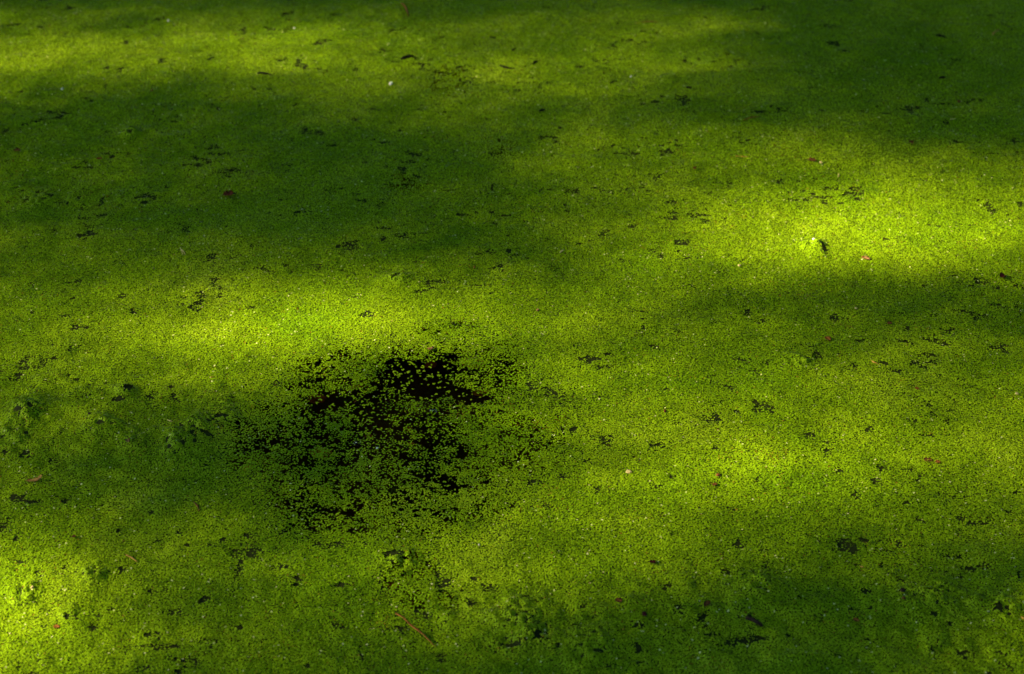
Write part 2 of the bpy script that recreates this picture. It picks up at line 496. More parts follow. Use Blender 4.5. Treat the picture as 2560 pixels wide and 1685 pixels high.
def frond_arrays(x, y, z, gx, gy, scale, rng):
    n = len(x)
    yaw = rng.uniform(0, 2 * math.pi, n)
    s = scale * rng.uniform(0.78, 1.2, n)
    tx, ty = rng.normal(0, 0.155, n) - gx, rng.normal(0, 0.155, n) - gy
    k = np.arange(5) * 2 * math.pi / 5
    lx = FR_A * s[:, None] * np.cos(k)[None]
    ly = FR_B * s[:, None] * np.sin(k)[None]
    c, sn = np.cos(yaw)[:, None], np.sin(yaw)[:, None]
    wx, wy = lx * c - ly * sn, lx * sn + ly * c
    wz = -wx * tx[:, None] - wy * ty[:, None] + rng.normal(0, 0.00022, (n, 5))
    return np.stack([x[:, None] + wx, y[:, None] + wy, z[:, None] + wz], axis=2).reshape(-1, 3)


def tones(x, y, rng):
    n = len(x)
    t = 0.42 + rng.normal(0, 0.09, n) + 0.42 * (N2(x, y, 0.16) - .5) + 0.30 * (N3(x, y, 0.05) - .5)
    t = np.clip(t, 0.08, 0.96)
    u = rng.random(n)
    t[u < 0.004] = 0.02
    t[u > 0.994] = 1.0  # a few random fronds take the painted sparkle colour
    brown = sstep(0.70, 0.92, 0.6 * N5(x, y, 0.07) + 0.4 * N4(x, y, 0.02))
    t[rng.random(n) < brown * 0.10] = 0.03
    return t


CELL = 0.2


def in_view_cells():
    """0.2 m cells of the pond that the photograph shows"""
    cells = set()
    for py in np.linspace(-20, 1705, 120):
        for px in np.linspace(-25, 2585, 120):
            p = on_water(px, py)
            cells.add((math.floor(p.x / CELL), math.floor(p.y / CELL)))
    return cells


CELLS = in_view_cells()
cx_ = [c[0] for c in CELLS]
cy_ = [c[1] for c in CELLS]
GX0, GY0 = min(cx_), min(cy_)
MASK = np.zeros((max(cx_) - GX0 + 1, max(cy_) - GY0 + 1), bool)
for c in CELLS:
    MASK[c[0] - GX0, c[1] - GY0] = True
LOOSE = []


def build_mat():
    x0, x1 = GX0 * CELL, (max(cx_) + 1) * CELL
    y0, y1 = GY0 * CELL, (max(cy_) + 1) * CELL
    split = 0.45
    A = 0.00241
    xs, ys, sc = [], [], []
    for (ya, yb, f) in ((y0, split + 0.15, 1.0), (split - 0.15, y1, 1.18)):
        x, y = lattice(x0, x1, ya, yb, A * f)
        near = y < split + 0.24 * (N1(x, y, 0.05) - 0.5)
        keep = MASK[np.clip(np.floor(x / CELL).astype(int) - GX0, 0, MASK.shape[0] - 1),
                    np.clip(np.floor(y / CELL).astype(int) - GY0, 0, MASK.shape[1] - 1)]
        keep &= near if f == 1.0 else ~near
        xs.append(x[keep]); ys.append(y[keep]); sc.append(np.full(keep.sum(), f))
    x, y, sc = np.concatenate(xs), np.concatenate(ys), np.concatenate(sc)
    g = openness(x, y)
    u = RNG.random(len(x))
    keep = u > np.clip(g * 1.02, 0, 0.958)
    x, y, sc, g = x[keep], y[keep], sc[keep], g[keep]
    # the loosest fronds of the large opening become things of their own
    hole = [b for b in B_OPEN if b[4] >= 1.05]
    o = add_blobs(np.zeros_like(x), x, y, hole, 0.1)
    cand = np.where((g > 0.93) & (o > 0.9))[0]
    RNG.shuffle(cand)
    cand = cand[:140]
    for i in cand:
        LOOSE.append((x[i], y[i]))
    m = np.ones(len(x), bool)
    m[cand] = False
    x, y, sc, g = x[m], y[m], sc[m], g[m]
    h = height(x, y) * (1 - sstep(0.25, 0.8, g))
    e = 0.002
    gx = (height(x + e, y) - height(x - e, y)) / (2 * e)
    gy = (height(x, y + e) - height(x, y - e)) / (2 * e)
    z = h + 0.0006 + RNG.uniform(0, 0.0010, len(x)) * (1 - sstep(0.2, 0.7, g))
    v = frond_arrays(x, y, z, gx, gy, sc, RNG)
    me = fast_mesh('duckweed_mat', v, 5, len(x), M_FROND, {'tone': tones(x, y, RNG)})
    o = link(bpy.data.objects.new('duckweed_mat', me))
    kind(o, 'stuff', 'green mat of tiny duckweed fronds closing over the pond', 'duckweed')
    print('fronds', len(x))
    # lower layer of older fronds and roots pressed under the living ones
    C = 0.009
    nx, ny = int((x1 - x0) / C), int((y1 - y0) / C)
    gxx, gyy = np.meshgrid(np.arange(nx + 1), np.arange(ny + 1), indexing='ij')
    vx, vy = x0 + gxx * C, y0 + gyy * C
    hz = height(vx.ravel(), vy.ravel()) - 0.0002
    hz = np.where(openness(vx.ravel(), vy.ravel()) > 0.3, np.maximum(hz - 0.0030, 0.0003), np.maximum(hz, 0.0003))
    ci, cj = np.meshgrid(np.arange(nx), np.arange(ny), indexing='ij')
    ccx, ccy = x0 + (ci + .5) * C, y0 + (cj + .5) * C
    gg = openness(ccx.ravel(), ccy.ravel(), False)
    mk = MASK[np.clip(np.floor(ccx / CELL).astype(int) - GX0, 0, MASK.shape[0] - 1),
              np.clip(np.floor(ccy / CELL).astype(int) - GY0, 0, MASK.shape[1] - 1)].ravel()
    for dx in (-C * .8, C * .8):
        for dy in (-C * .8, C * .8):
            gg = np.maximum(gg, openness(ccx.ravel() + dx, ccy.ravel() + dy, False))
    ok = (gg < 0.30) & mk
    a = (ci * (ny + 1) + cj).ravel()[ok]
    idx = np.stack([a, a + ny + 1, a + ny + 2, a + 1], axis=1)
    used = np.unique(idx)
    remap = np.full((nx + 1) * (ny + 1), -1, np.int64)
    remap[used] = np.arange(len(used))
    vv = np.stack([vx.ravel(), vy.ravel(), hz], axis=1)[used]
    me = fast_mesh('duckweed_underlayer', vv, 4, len(idx), M_UNDER, None, remap[idx])
    o2 = link(bpy.data.objects.new('duckweed_underlayer', me), o)
    o2['kind'] = 'stuff'


build_mat()


def build_outer_mat():
    """the mat goes on over the rest of the pond: one 0.2 m patch repeated by geometry nodes, quarter turns at random"""
    rng = np.random.default_rng(5)
    x, y = lattice(-CELL / 2 + .0012, CELL / 2 - .0012, -CELL / 2 + .0012, CELL / 2 - .0012, 0.00246)
    pin = 0.5 * N4(x * .75, y, 0.012) + 0.5 * N1(x, y, 0.05)
    k = rng.random(len(x)) > sstep(0.72, 0.92, pin) * 0.8 * (np.maximum(abs(x), abs(y)) < CELL * 0.42)
    x, y = x[k], y[k]
    z = 0.0022 + rng.uniform(0, 0.0010, len(x))
    v = frond_arrays(x, y, z, np.zeros_like(x), np.zeros_like(x), np.full(len(x), 1.0), rng)
    patch = fast_mesh('duckweed_patch', v, 5, len(x), M_FROND, {'tone': tones(x, y, rng)})
    pts = []
    for i in range(-30, 30):
        for j in range(-12, 36):
            if (i, j) in CELLS:
                continue
            cx, cy = (i + .5) * CELL, (j + .5) * CELL
            if ((cx - POND_C[0]) / (POND_RX * .97)) ** 2 + ((cy - POND_C[1]) / (POND_RY * .95)) ** 2 < 1:
                pts.append((cx, cy, 0.0))
    src = bpy.data.objects.new('duckweed_patch', patch)
    me = bpy.data.meshes.new('duckweed_outer')
    me.from_pydata(pts, [], [])
    o = link(bpy.data.objects.new('duckweed_outer', me))
    kind(o, 'stuff', 'duckweed mat spreading on over the rest of the pond', 'duckweed')
    q = CELL / 2
    uv = [(px + sx * q, py + sy * q, 0.0015) for (px, py, _) in pts for (sx, sy) in ((-1, -1), (1, -1), (1, 1), (-1, 1))]
    under = fast_mesh('duckweed_underlayer', np.array(uv), 4, len(pts), M_UNDER)
    u = link(bpy.data.objects.new('duckweed_underlayer', under), o)
    u['kind'] = 'stuff'
    ng = bpy.data.node_groups.new('spread_patch', 'GeometryNodeTree')
    ng.interface.new_socket('Geometry', in_out='INPUT', socket_type='NodeSocketGeometry')
    ng.interface.new_socket('Geometry', in_out='OUTPUT', socket_type='NodeSocketGeometry')
    gi, go = ng.nodes.new('NodeGroupInput'), ng.nodes.new('NodeGroupOutput')
    inst = ng.nodes.new('GeometryNodeInstanceOnPoints')
    oi = ng.nodes.new('GeometryNodeObjectInfo')
    oi.inputs['Object'].default_value = src
    rv = ng.nodes.new('FunctionNodeRandomValue')
    rv.data_type = 'INT'
    rv.inputs[4].default_value, rv.inputs[5].default_value = 0, 3
    mu = ng.nodes.new('ShaderNodeMath')
    mu.operation = 'MULTIPLY'
    mu.inputs[1].default_value = math.pi / 2
    cb = ng.nodes.new('ShaderNodeCombineXYZ')
    ng.links.new(rv.outputs[2], mu.inputs[0])
    ng.links.new(mu.outputs[0], cb.inputs['Z'])
    ng.links.new(gi.outputs[0], inst.inputs['Points'])
    ng.links.new(oi.outputs['Geometry'], inst.inputs['Instance'])
    ng.links.new(cb.outputs[0], inst.inputs['Rotation'])
    ng.links.new(inst.outputs[0], go.inputs[0])
    md = o.modifiers.new('spread', 'NODES')
    md.node_group = ng


build_outer_mat()

# ------------------------------------------------------------------ trees round the pond: they shade it and the water mirrors them
# share of sunlight the foliage lets through onto the visible water (rows far to near, columns left to right)
LIGHT_SHARE = np.array([
    [0.062, 0.017, 0.001, 0.001, 0.001, 0.001, 0.001, 0.001, 0.001, 0.001, 0.001, 0.002, 0.001, 0.001, 0.001, 0.001],
    [0.212, 0.217, 0.223, 0.235, 0.350, 0.241, 0.213, 0.140, 0.190, 0.216, 0.206, 0.125, 0.001, 0.001, 0.001, 0.005],
    [0.486, 0.523, 0.460, 0.478, 0.689, 0.472, 0.301, 0.183, 0.334, 0.262, 0.299, 0.170, 0.001, 0.001, 0.001, 0.004],
    [0.217, 0.098, 0.046, 0.094, 0.119, 0.206, 0.196, 0.201, 0.321, 0.216, 0.162, 0.016, 0.001, 0.001, 0.001, 0.001],
    [0.051, 0.004, 0.024, 0.078, 0.021, 0.062, 0.163, 0.094, 0.080, 0.001, 0.054, 0.029, 0.001, 0.001, 0.001, 0.001],
    [0.054, 0.019, 0.006, 0.024, 0.001, 0.001, 0.001, 0.012, 0.144, 0.168, 0.326, 0.297, 0.203, 0.093, 0.013, 0.001],
    [0.125, 0.127, 0.070, 0.051, 0.005, 0.001, 0.001, 0.005, 0.126, 0.181, 0.235, 0.239, 0.325, 0.338, 0.309, 0.205],
    [0.082, 0.060, 0.011, 0.018, 0.001, 0.001, 0.001, 0.031, 0.147, 0.182, 0.187, 0.383, 0.600, 0.595, 0.529, 0.490],
    [0.009, 0.013, 0.001, 0.001, 0.001, 0.001, 0.008, 0.061, 0.029, 0.165, 0.377, 0.560, 0.811, 0.804, 0.868, 0.757],
    [0.119, 0.095, 0.102, 0.087, 0.100, 0.155, 0.073, 0.001, 0.046, 0.218, 0.566, 0.647, 0.717, 0.793, 0.688, 0.461],
    [0.197, 0.194, 0.165, 0.131, 0.283, 0.229, 0.237, 0.101, 0.136, 0.183, 0.267, 0.264, 0.193, 0.174, 0.145, 0.195],
    [0.254, 0.310, 0.423, 0.397, 0.795, 0.841, 0.653, 0.385, 0.450, 0.426, 0.278, 0.158, 0.043, 0.015, 0.008, 0.053],
    [0.180, 0.340, 0.575, 0.578, 0.850, 0.850, 0.745, 0.457, 0.348, 0.259, 0.207, 0.280, 0.197, 0.105, 0.103, 0.111],
    [0.336, 0.270, 0.554, 0.504, 0.487, 0.457, 0.374, 0.323, 0.298, 0.355, 0.249, 0.386, 0.288, 0.173, 0.227, 0.275],
    [0.259, 0.133, 0.129, 0.057, 0.107, 0.107, 0.190, 0.252, 0.298, 0.341, 0.349, 0.453, 0.313, 0.149, 0.183, 0.249],
    [0.268, 0.075, 0.125, 0.180, 0.001, 0.001, 0.121, 0.216, 0.323, 0.437, 0.306, 0.448, 0.465, 0.319, 0.408, 0.352],
    [0.122, 0.027, 0.001, 0.012, 0.001, 0.001, 0.073, 0.166, 0.275, 0.620, 0.456, 0.303, 0.518, 0.272, 0.298, 0.177],
    [0.200, 0.100, 0.001, 0.020, 0.001, 0.001, 0.057, 0.136, 0.216, 0.305, 0.499, 0.461, 0.842, 0.749, 0.513, 0.288],
    [0.217, 0.053, 0.004, 0.105, 0.027, 0.042, 0.090, 0.151, 0.216, 0.359, 0.395, 0.228, 0.304, 0.248, 0.156, 0.098],
    [0.206, 0.164, 0.152, 0.158, 0.073, 0.121, 0.203, 0.275, 0.323, 0.321, 0.405, 0.339, 0.213, 0.199, 0.138, 0.135],
    [0.538, 0.086, 0.132, 0.370, 0.323, 0.218, 0.616, 0.209, 0.514, 0.517, 0.226, 0.192, 0.027, 0.075, 0.029, 0.091],
    [0.963, 0.188, 0.058, 0.149, 0.224, 0.139, 0.382, 0.121, 0.328, 0.323, 0.084, 0.001, 0.005, 0.001, 0.001, 0.001],
    [0.985, 0.723, 0.317, 0.103, 0.140, 0.142, 0.283, 0.048, 0.236, 0.116, 0.003, 0.001, 0.001, 0.039, 0.021, 0.147],
    [0.951, 0.244, 0.211, 0.108, 0.090, 0.045, 0.102, 0.001, 0.030, 0.054, 0.017, 0.060, 0.002, 0.009, 0.016, 0.190],
    [0.807, 0.088, 0.211, 0.092, 0.132, 0.038, 0.066, 0.020, 0.001, 0.035, 0.001, 0.001, 0.001, 0.001, 0.001, 0.132]])
ROW_Y = 70.0 * np.arange(25)
COL_X = 80.0 + 160.0 * np.arange(16)


def through(x, y):
    """share of sunlight that reaches the water plane there"""
    px, py = photo_xy(x, y)
    inside = (px > -260) & (px < 2820) & (py > -170) & (py < 1900) & (y > CAM_Y + .3)
    u = np.clip((px - COL_X[0]) / 160.0, 0, 14.999)
    i = u.astype(int)
    fu = u - i
    v = np.clip(np.interp(py, ROW_Y, np.arange(25)), 0, 23.999)
    j = v.astype(int)
    fv = v - j
    fu, fv = fu * fu * (3 - 2 * fu), fv * fv * (3 - 2 * fv)
    S = LIGHT_SHARE
    t = np.clip((S[j, i] * (1 - fu) + S[j, i + 1] * fu) * (1 - fv) + (S[j + 1, i] * (1 - fu) + S[j + 1, i + 1] * fu) * fv, 0.002, 0.98)
    rest = np.clip(0.02 + 0.9 * sstep(0.45, 0.85, N1(x * .5, y, 0.35)), 0.02, .9)
    return np.where(inside, t, rest), inside


def leaf_quads(p, size, rng, facing=None):
    n = len(p)
    nrm = rng.normal(0, 1, (n, 3)) * (1.0 if facing is None else 0.33) + (0.0 if facing is None else facing)
    d1 = np.cross(nrm, rng.normal(0, 1, (n, 3)))
    d1 /= np.linalg.norm(d1, axis=1)[:, None]
    d2 = np.cross(nrm, d1)
    d2 /= np.linalg.norm(d2, axis=1)[:, None]
    a, b = d1 * size[:, None], d2 * size[:, None] * 0.6
    return np.stack([p - a, p - b * .9 + a * .1, p + a, p + b * .9 + a * .1], axis=1).reshape(-1, 3)


def tube(pts, radii, seg=7):
    vs_, fs = [], []
    pts = [Vector(p) for p in pts]
    for i, p in enumerate(pts):
        d = (pts[min(i + 1, len(pts) - 1)] - pts[max(i - 1, 0)]).normalized()
        u = d.cross(Vector((0, 0, 1)) if abs(d.z) < .9 else Vector((1, 0, 0))).normalized()
        w = d.cross(u)
        for k in range(seg):
            a = 2 * math.pi * k / seg
            vs_.append(p + (u * math.cos(a) + w * math.sin(a)) * radii[i])
    for i in range(len(pts) - 1):
        for k in range(seg):
            k2 = (k + 1) % seg
            fs.append((i * seg + k, i * seg + k2, (i + 1) * seg + k2, (i + 1) * seg + k))
    fs.append(tuple(range(seg - 1, -1, -1)))
    fs.append(tuple((len(pts) - 1) * seg + k for k in range(seg)))
    return vs_, fs


def join_tubes(list_):
    vs_, fs = [], []
    for (v, f) in list_:
        o = len(vs_)
        vs_ += v
        fs += [tuple(i + o for i in q) for q in f]
    return vs_, fs


def shade_tree():
    rng = np.random.default_rng(21)
    D = 13.5
    mid = Vector((0.0, 0.35, 0.0))
    cc = np.array(mid - LIGHT * D)
    ax = np.array([3.0, 3.7, 2.9])
    L = np.array(LIGHT)
    root = link(bpy.data.objects.new('shade_tree', None))
    root.location = (cc[0] - 0.6, cc[1] - 3.3, 0.2)
    base = np.array(root.location)
    size = 0.036
    proj = size * size * 1.08 * 0.90      # mean shaded area of one leaf, square to the light: leaves turn towards the sun
    # leaves that stand between sun and the visible water: evenly spread over the light, thinned where light comes through
    n = 240000
    k = np.arange(n)
    g1 = 1.22074408460575947536
    u, v, w = (k / g1) % 1.0, (k / g1 ** 2) % 1.0, (k / g1 ** 3) % 1.0      # even spread, no clumps by chance
    X0, X1, Y0, Y1 = -2.6, 2.6, -1.7, 2.6
    gx, gy = X0 + (X1 - X0) * u, Y0 + (Y1 - Y0) * v
    t, inside = through(gx, gy)
    tau = -np.log(t)
    rate = n / ((X1 - X0) * (Y1 - Y0) * math.sin(SUN_EL))      # candidates per m2 square to the light
    keep = w < tau / proj / rate
    gx, gy = gx[keep], gy[keep]
    # chord of the crown along each ray
    P0 = np.stack([gx, gy, np.zeros_like(gx)], axis=1) - cc
    A = ((L / ax) ** 2).sum()
    B = (P0 / ax * (-L / ax)).sum(1)
    Cq = ((P0 / ax) ** 2).sum(1) - 1
    disc = np.clip(B * B - A * Cq, 0, None)
    s0, s1 = (-B - np.sqrt(disc)) / A, (-B + np.sqrt(disc)) / A
    ok = disc > 0.02
    s = s0 + (s1 - s0) * rng.random(len(s0))
    pts = (P0 + cc - L * s[:, None])[ok]
    # the rest of the crown
    q = rng.normal(0, 1, (26000, 3))
    q /= np.linalg.norm(q, axis=1)[:, None]
    q = q * (rng.random(len(q)) ** (1 / 2.2))[:, None] * ax * np.array([1.25, 1.35, 1.15]) + cc
    gnd = q + L * (q[:, 2] / -L[2])[:, None]
    out = (gnd[:, 0] < X0) | (gnd[:, 0] > X1) | (gnd[:, 1] < Y0) | (gnd[:, 1] > Y1)
    q = q[out]
    p = np.concatenate([pts, q]) - base
    sz = np.concatenate([np.full(len(pts), size), rng.uniform(.06, .11, len(q))])
    me = fast_mesh('crown', leaf_quads(p, sz, rng, L), 4, len(p), M_TREE)
    c = link(bpy.data.objects.new('crown', me), root)
    print('shade leaves', len(p), len(pts))
    top = cc - base
    tubes = [tube([(0, 0, -.3), (.05, -.05, 1.5), (.1, -.1, 3.2), (.15, 0, 5.0), (.1, .05, 7.5), (0, .1, 9.5)], [.34, .26, .22, .18, .12, .04], 10)]
    v_, f_ = join_tubes(tubes)
    mesh_obj('trunk', v_, f_, M_BARK, root)
    for (z0, tip) in ((3.0, (-2.4, -1.8, 6.0)), (4.2, (-2.6, .6, 8.2)), (5.4, (1.2, -2.4, 8.4)), (6.5, (-.8, .5, 9.6))):
        m_ = [(.12, -.05, z0), (tip[0] * .45, tip[1] * .45, z0 + (tip[2] - z0) * .55), tip]
        v_, f_ = tube(m_, [.12, .07, .02], 7)
        mesh_obj('limb', v_, f_, M_BARK, root)
    tag(root, 'tall broadleaf tree on the left bank whose gaps let the sun patches through', 'tree', 'trees around the pond')


shade_tree()


def bank_tree_meshes():
    rng = np.random.default_rng(8)
    n = 9000
    q = rng.normal(0, 1, (n, 3))
    q /= np.linalg.norm(q, axis=1)[:, None]
    r = 0.45 + 0.6 * rng.random(n) ** .6
    lump = 1 + .25 * np.sin(q[:, 0] * 5 + 1) * np.sin(q[:, 1] * 4) + .18 * np.sin(q[:, 2] * 7)
    p = q * (r * lump)[:, None] * np.array([2.3, 2.3, 4.6]) + np.array([0, 0, 5.4])
    p = p[p[:, 2] > 0.5]
    crown = fast_mesh('crown', leaf_quads(p, rng.uniform(.12, .24, len(p)), rng), 4, len(p), M_TREE)
    tubes = [tube([(0, 0, -.3), (.05, 0, 2), (.0, .08, 4.5), (.05, .05, 8.5)], [.22, .17, .12, .03], 9)]
    for k in range(7):
        a, z = k * 2.4, 1.8 + k * .7
        tubes.append(tube([(0, 0, z), (.8 * math.cos(a), .8 * math.sin(a), z + .6), (1.7 * math.cos(a), 1.7 * math.sin(a), z + 1.0)], [.07, .045, .015], 6))
    v_, f_ = join_tubes(tubes)
    trunk = bpy.data.meshes.new('trunk')
    trunk.from_pydata([tuple(v) for v in v_], [], f_)
    trunk.materials.append(M_BARK)
    return crown, trunk


CROWN, TRUNK = bank_tree_meshes()
BANK_TREES = [(-6.3, 9.2, 1.15, 'leafy tree on the far bank at its left end'), (-3.4, 8.4, 1.05, 'leafy tree on the far bank left of its middle'),
              (-0.6, 8.1, 1.2, 'leafy tree on the far bank straight across the pond'), (2.2, 8.3, 1.0, 'leafy tree on the far bank right of its middle'),
              (5.0, 8.6, 1.15, 'leafy tree on the far bank at its right end'), (7.6, 6.2, 1.1, 'leafy tree on the right bank at its far end'),
              (8.0, 3.2, 1.0, 'leafy tree on the right bank at its middle'), (7.4, 0.2, 1.15, 'leafy tree on the right bank at its near end'),
              (5.2, -5.0, 1.05, 'leafy tree behind the viewer to the right'), (1.2, -6.6, 1.15, 'leafy tree straight behind the viewer'),
              (-3.2, -6.4, 1.0, 'leafy tree behind the viewer to the left'), (-8.2, 6.6, 1.2, 'leafy tree on the left bank at its far end')]
for i, (tx, ty, ts, lab) in enumerate(BANK_TREES):
    rt = link(bpy.data.objects.new('bank_tree', None))
    rt.location = (tx, ty, 0.18)
    rt.scale = (ts, ts, ts * 1.05)
    rt.rotation_euler = (0, 0, i * 1.7)
    link(bpy.data.objects.new('crown', CROWN), rt)
    link(bpy.data.objects.new('trunk', TRUNK), rt)
    tag(rt, lab, 'tree', 'trees around the pond')

# ------------------------------------------------------------------ loose fronds on the open water


def loose_frond_mesh(seed):
    r = random.Random(seed)
    vs_, fs = [], []
    lobes = ([(0, 0, 0)], [(0, 0, 0), (.0026, .0009, .8)], [(0, 0, 0), (.0024, -.0012, 2.1), (-.0010, -.0026, 1.2)])[seed % 3]
    for (ox, oy, a0) in lobes:
        o = len(vs_)
        vs_.append((ox, oy, .0009))
        for k in range(10):
            a = 2 * math.pi * k / 10
            x, y = FR_A * 1.1 * math.cos(a) * (1 + .12 * math.cos(a)), FR_B * 1.1 * math.sin(a)
            vs_.append((ox + x * math.cos(a0) - y * math.sin(a0), oy + x * math.sin(a0) + y * math.cos(a0), .0004))
        for k in range(10):
            fs.append((o, o + 1 + k, o + 1 + (k + 1) % 10))
    me = bpy.data.meshes.new('duckweed_frond')
    me.from_pydata(vs_, [], fs)
    me.polygons.foreach_set('use_smooth', [True] * len(fs))
    me.materials.append(M_FROND)
    a = me.attributes.new('tone', 'FLOAT', 'FACE')
    a.data.foreach_set('value', [0.35 + .4 * r.random()] * len(fs))
    return me


FM = [loose_frond_mesh(s) for s in range(6)]
for i, (fx, fy) in enumerate(LOOSE):
    o = link(bpy.data.objects.new('duckweed_frond', FM[i % 6]))
    o.location = (fx, fy, 0.0004)
    o.rotation_euler = (random.uniform(-.12, .12), random.uniform(-.12, .12), random.uniform(0, 6.28))
    s = random.uniform(.85, 1.15)
    o.scale = (s, s, s)
    tag(o, 'single tiny duckweed frond afloat on the black open water', 'duckweed', 'loose fronds in the dark opening')

# ------------------------------------------------------------------ fallen bits on the mat


def ground_h(p):
    return float(height(np.array([p.x]), np.array([p.y]))[0])


def place(px, py, lift=0.0):
    p = on_water(px, py)
    p.z = ground_h(p) + 0.0022 + lift
    return p


def sliver(name, mat, a, b, width_px, lab, cat, bend=0.06, lift=0.001, tip=.35, group=None, parent=None, sag=None, knots=0, flat=.6, root_at=None):
    """thin stalk, needle or twig from photo point a to b, tapering, slightly bent and uneven"""
    pa, pb = place(*a, lift=lift), place(*b, lift=lift)
    r = random.Random(int(a[0] * 7 + a[1]))
    w = px_size((a[1] + b[1]) / 2) * width_px * .5
    n = 7
    d = pb - pa
    side = Vector((-d.y, d.x, 0))
    pts, rad = [], []
    for i in range(n):
        t = i / (n - 1)
        p = pa + d * t + side * bend * math.sin(math.pi * t) * (1 + .2 * r.uniform(-1, 1))
        p += side * r.uniform(-.012, .012) * (1 if knots else .3)
        p.z = ground_h(p) + 0.0022 + lift - (sag or 0) * math.sin(math.pi * t * 1.7 + .4)
        pts.append(p)
        k = 1 - (1 - tip) * abs(2 * t - .7) ** 1.5 / 1.5
        rad.append(w * max(k, tip) * (1 + (.25 * r.uniform(-1, 1) if knots else .06 * r.uniform(-1, 1))))
    c = parent.location if parent is not None else (pa + pb) * .5
    v, f = tube([p - Vector(c) for p in pts], rad, 7)
    o = mesh_obj(name, v, f, mat, parent)
    if parent is None:
        o.location = c
        tag(o, lab, cat, group)
    return o


def leaf(name, mat, px, py, len_px, wid_px, ang, lab, cat, curl=.5, cup=.3, lift=.001, lobes=0, group=None, tilt=(0, 0), thick=.00035, stalk=None, keep_under=False):
    """curled dry leaf or husk: a lens-shaped blade with body, folded along its midrib"""
    s = px_size(py)
    L, W = len_px * s * .5, wid_px * s * .5 * (1.0 if keep_under else 1.6)
    r = random.Random(int(px * 3 + py))
    nu, nv = 9, 5
    top = []
    for i in range(nu):
        t = -1 + 2 * i / (nu - 1)
        half = W * (1 - abs(t) ** 2.2) ** .7 * (1 + .18 * r.uniform(-1, 1)) + W * .04
        if lobes:
            half *= 1 + .3 * math.sin(t * lobes * math.pi)
        for j in range(nv):
            q = -1 + 2 * j / (nv - 1)
            z = abs(q) ** 1.6 * half * cup + (t * t) * L * curl * .5 + r.uniform(-1, 1) * W * .06
            top.append(Vector((t * L + .1 * L * q * q, q * half, z)))
    n = len(top)
    vs_ = top + [v - Vector((0, 0, thick)) for v in top]
    fs = []
    for i in range(nu - 1):
        for j in range(nv - 1):
            a = i * nv + j
            fs.append((a, a + nv, a + nv + 1, a + 1))
            fs.append((n + a, n + a + 1, n + a + nv + 1, n + a + nv))
    ring = [j for j in range(nv)] + [i * nv + nv - 1 for i in range(1, nu)] + [(nu - 1) * nv + j for j in range(nv - 2, -1, -1)] + [i * nv for i in range(nu - 2, 0, -1)]
    for a, b in zip(ring, ring[1:] + ring[:1]):
        fs.append((a, b, n + b, n + a))
    p = on_water(px, py)
    p.z = lift if keep_under else ground_h(p) + .0022 + lift
    rot = (tilt[0], tilt[1], ang)
    if stalk:
        root = link(bpy.data.objects.new(name, None))
        root.location, root.rotation_euler = p, rot
        mesh_obj('blade', vs_, fs, mat, root)
        v, f = tube([(L * .9, 0, L * curl * .4), (L * 1.25, L * .08, .001), (L * (1 + stalk), L * .2, .0015)], [s * 1.3, s * 1.0, s * .8], 6)
        mesh_obj('stalk', v, f, M_BLACK if mat is M_MAROON or mat is M_RED else M_DARKBARK, root)
        return tag(root, lab, cat, group)
    o = mesh_obj(name, vs_, fs, mat)
    o.location, o.rotation_euler = p, rot
    return tag(o, lab, cat, group)


def chip(name, mat, px, py, w_px, h_px, lab, cat, tall=.6, ang=0., lift=.0, group=None):
    """small angular crumb of wood, husk or fluff"""
    s = px_size(py)
    r = random.Random(int(px + 5 * py))
    a, b = w_px * s * .5, h_px * s * .5 / .55
    vs_, fs = [], []
    seg = 7
    for (f, z) in ((.75, -.3), (1.0, .15), (.62, .8)):
        for k in range(seg):
            t = 2 * math.pi * k / seg
            q = f * (1 + .32 * r.uniform(-1, 1))
            vs_.append((a * q * math.cos(t), b * q * math.sin(t), min(a, b) * tall * (z + .25 * r.uniform(-1, 1))))
    for i in range(2):
        for k in range(seg):
            k2 = (k + 1) % seg
            fs.append((i * seg + k, i * seg + k2, (i + 1) * seg + k2, (i + 1) * seg + k))
    fs.append(tuple(range(2 * seg, 3 * seg)))
    fs.append(tuple(range(seg - 1, -1, -1)))
    o = mesh_obj(name, vs_, fs, mat, None, False)
    p = place(px, py, lift)
    o.location = p
    o.rotation_euler = (0, 0, ang)
    return tag(o, lab, cat, group)


def needle_pair(mat, a1, b1, a2, b2, w, lab):
    root = link(bpy.data.objects.new('pine_needles', None))
    root.location = place((a1[0] + b2[0]) / 2, (a1[1] + b2[1]) / 2)
    for (a, b) in ((a1, b1), (a2, b2)):
        sliver('needle', mat, a, b, w, None, None, bend=.03, lift=.0012, parent=root)
    tag(root, lab, 'pine needles')


G_TWIG, G_BLACK, G_LEAF, G_CRUMB = 'straws and needles on the mat', 'black twig bits on the mat', 'fallen leaves on the mat', 'crumbs on the mat'
needle_pair(M_PALE, (451, 625), (458, 643), (455, 629), (464, 642), 2.4, 'pair of pale pine needles lying on shaded duckweed at upper left')
needle_pair(M_TAN, (2177, 908), (2198, 917), (2179, 911), (2194, 915), 2.0, 'pair of tan pine needles right of centre among small dark gaps')
sliver('straw', M_ORANGE, (1004, 12), (1020, 45), 5, 'orange brown straw at the top edge of the picture', 'straw', group=G_TWIG)
sliver('reed_stalk', M_ORANGE, (990, 1538), (1088, 1625), 5.5, 'long orange brown reed stalk half sunk in duckweed at the bottom', 'reed stalk', bend=.03, lift=.0006, sag=.0018, knots=1, tip=.3, group=G_TWIG)
sliver('straw', M_TAN, (316, 1394), (345, 1410), 4.2, 'golden tan straw lying on the mat at lower left', 'straw', group=G_TWIG)
sliver('straw', M_BROWN, (486, 1261), (499, 1286), 4.5, 'pinkish brown straw left of the dark opening, near its lower corner', 'straw', group=G_TWIG)
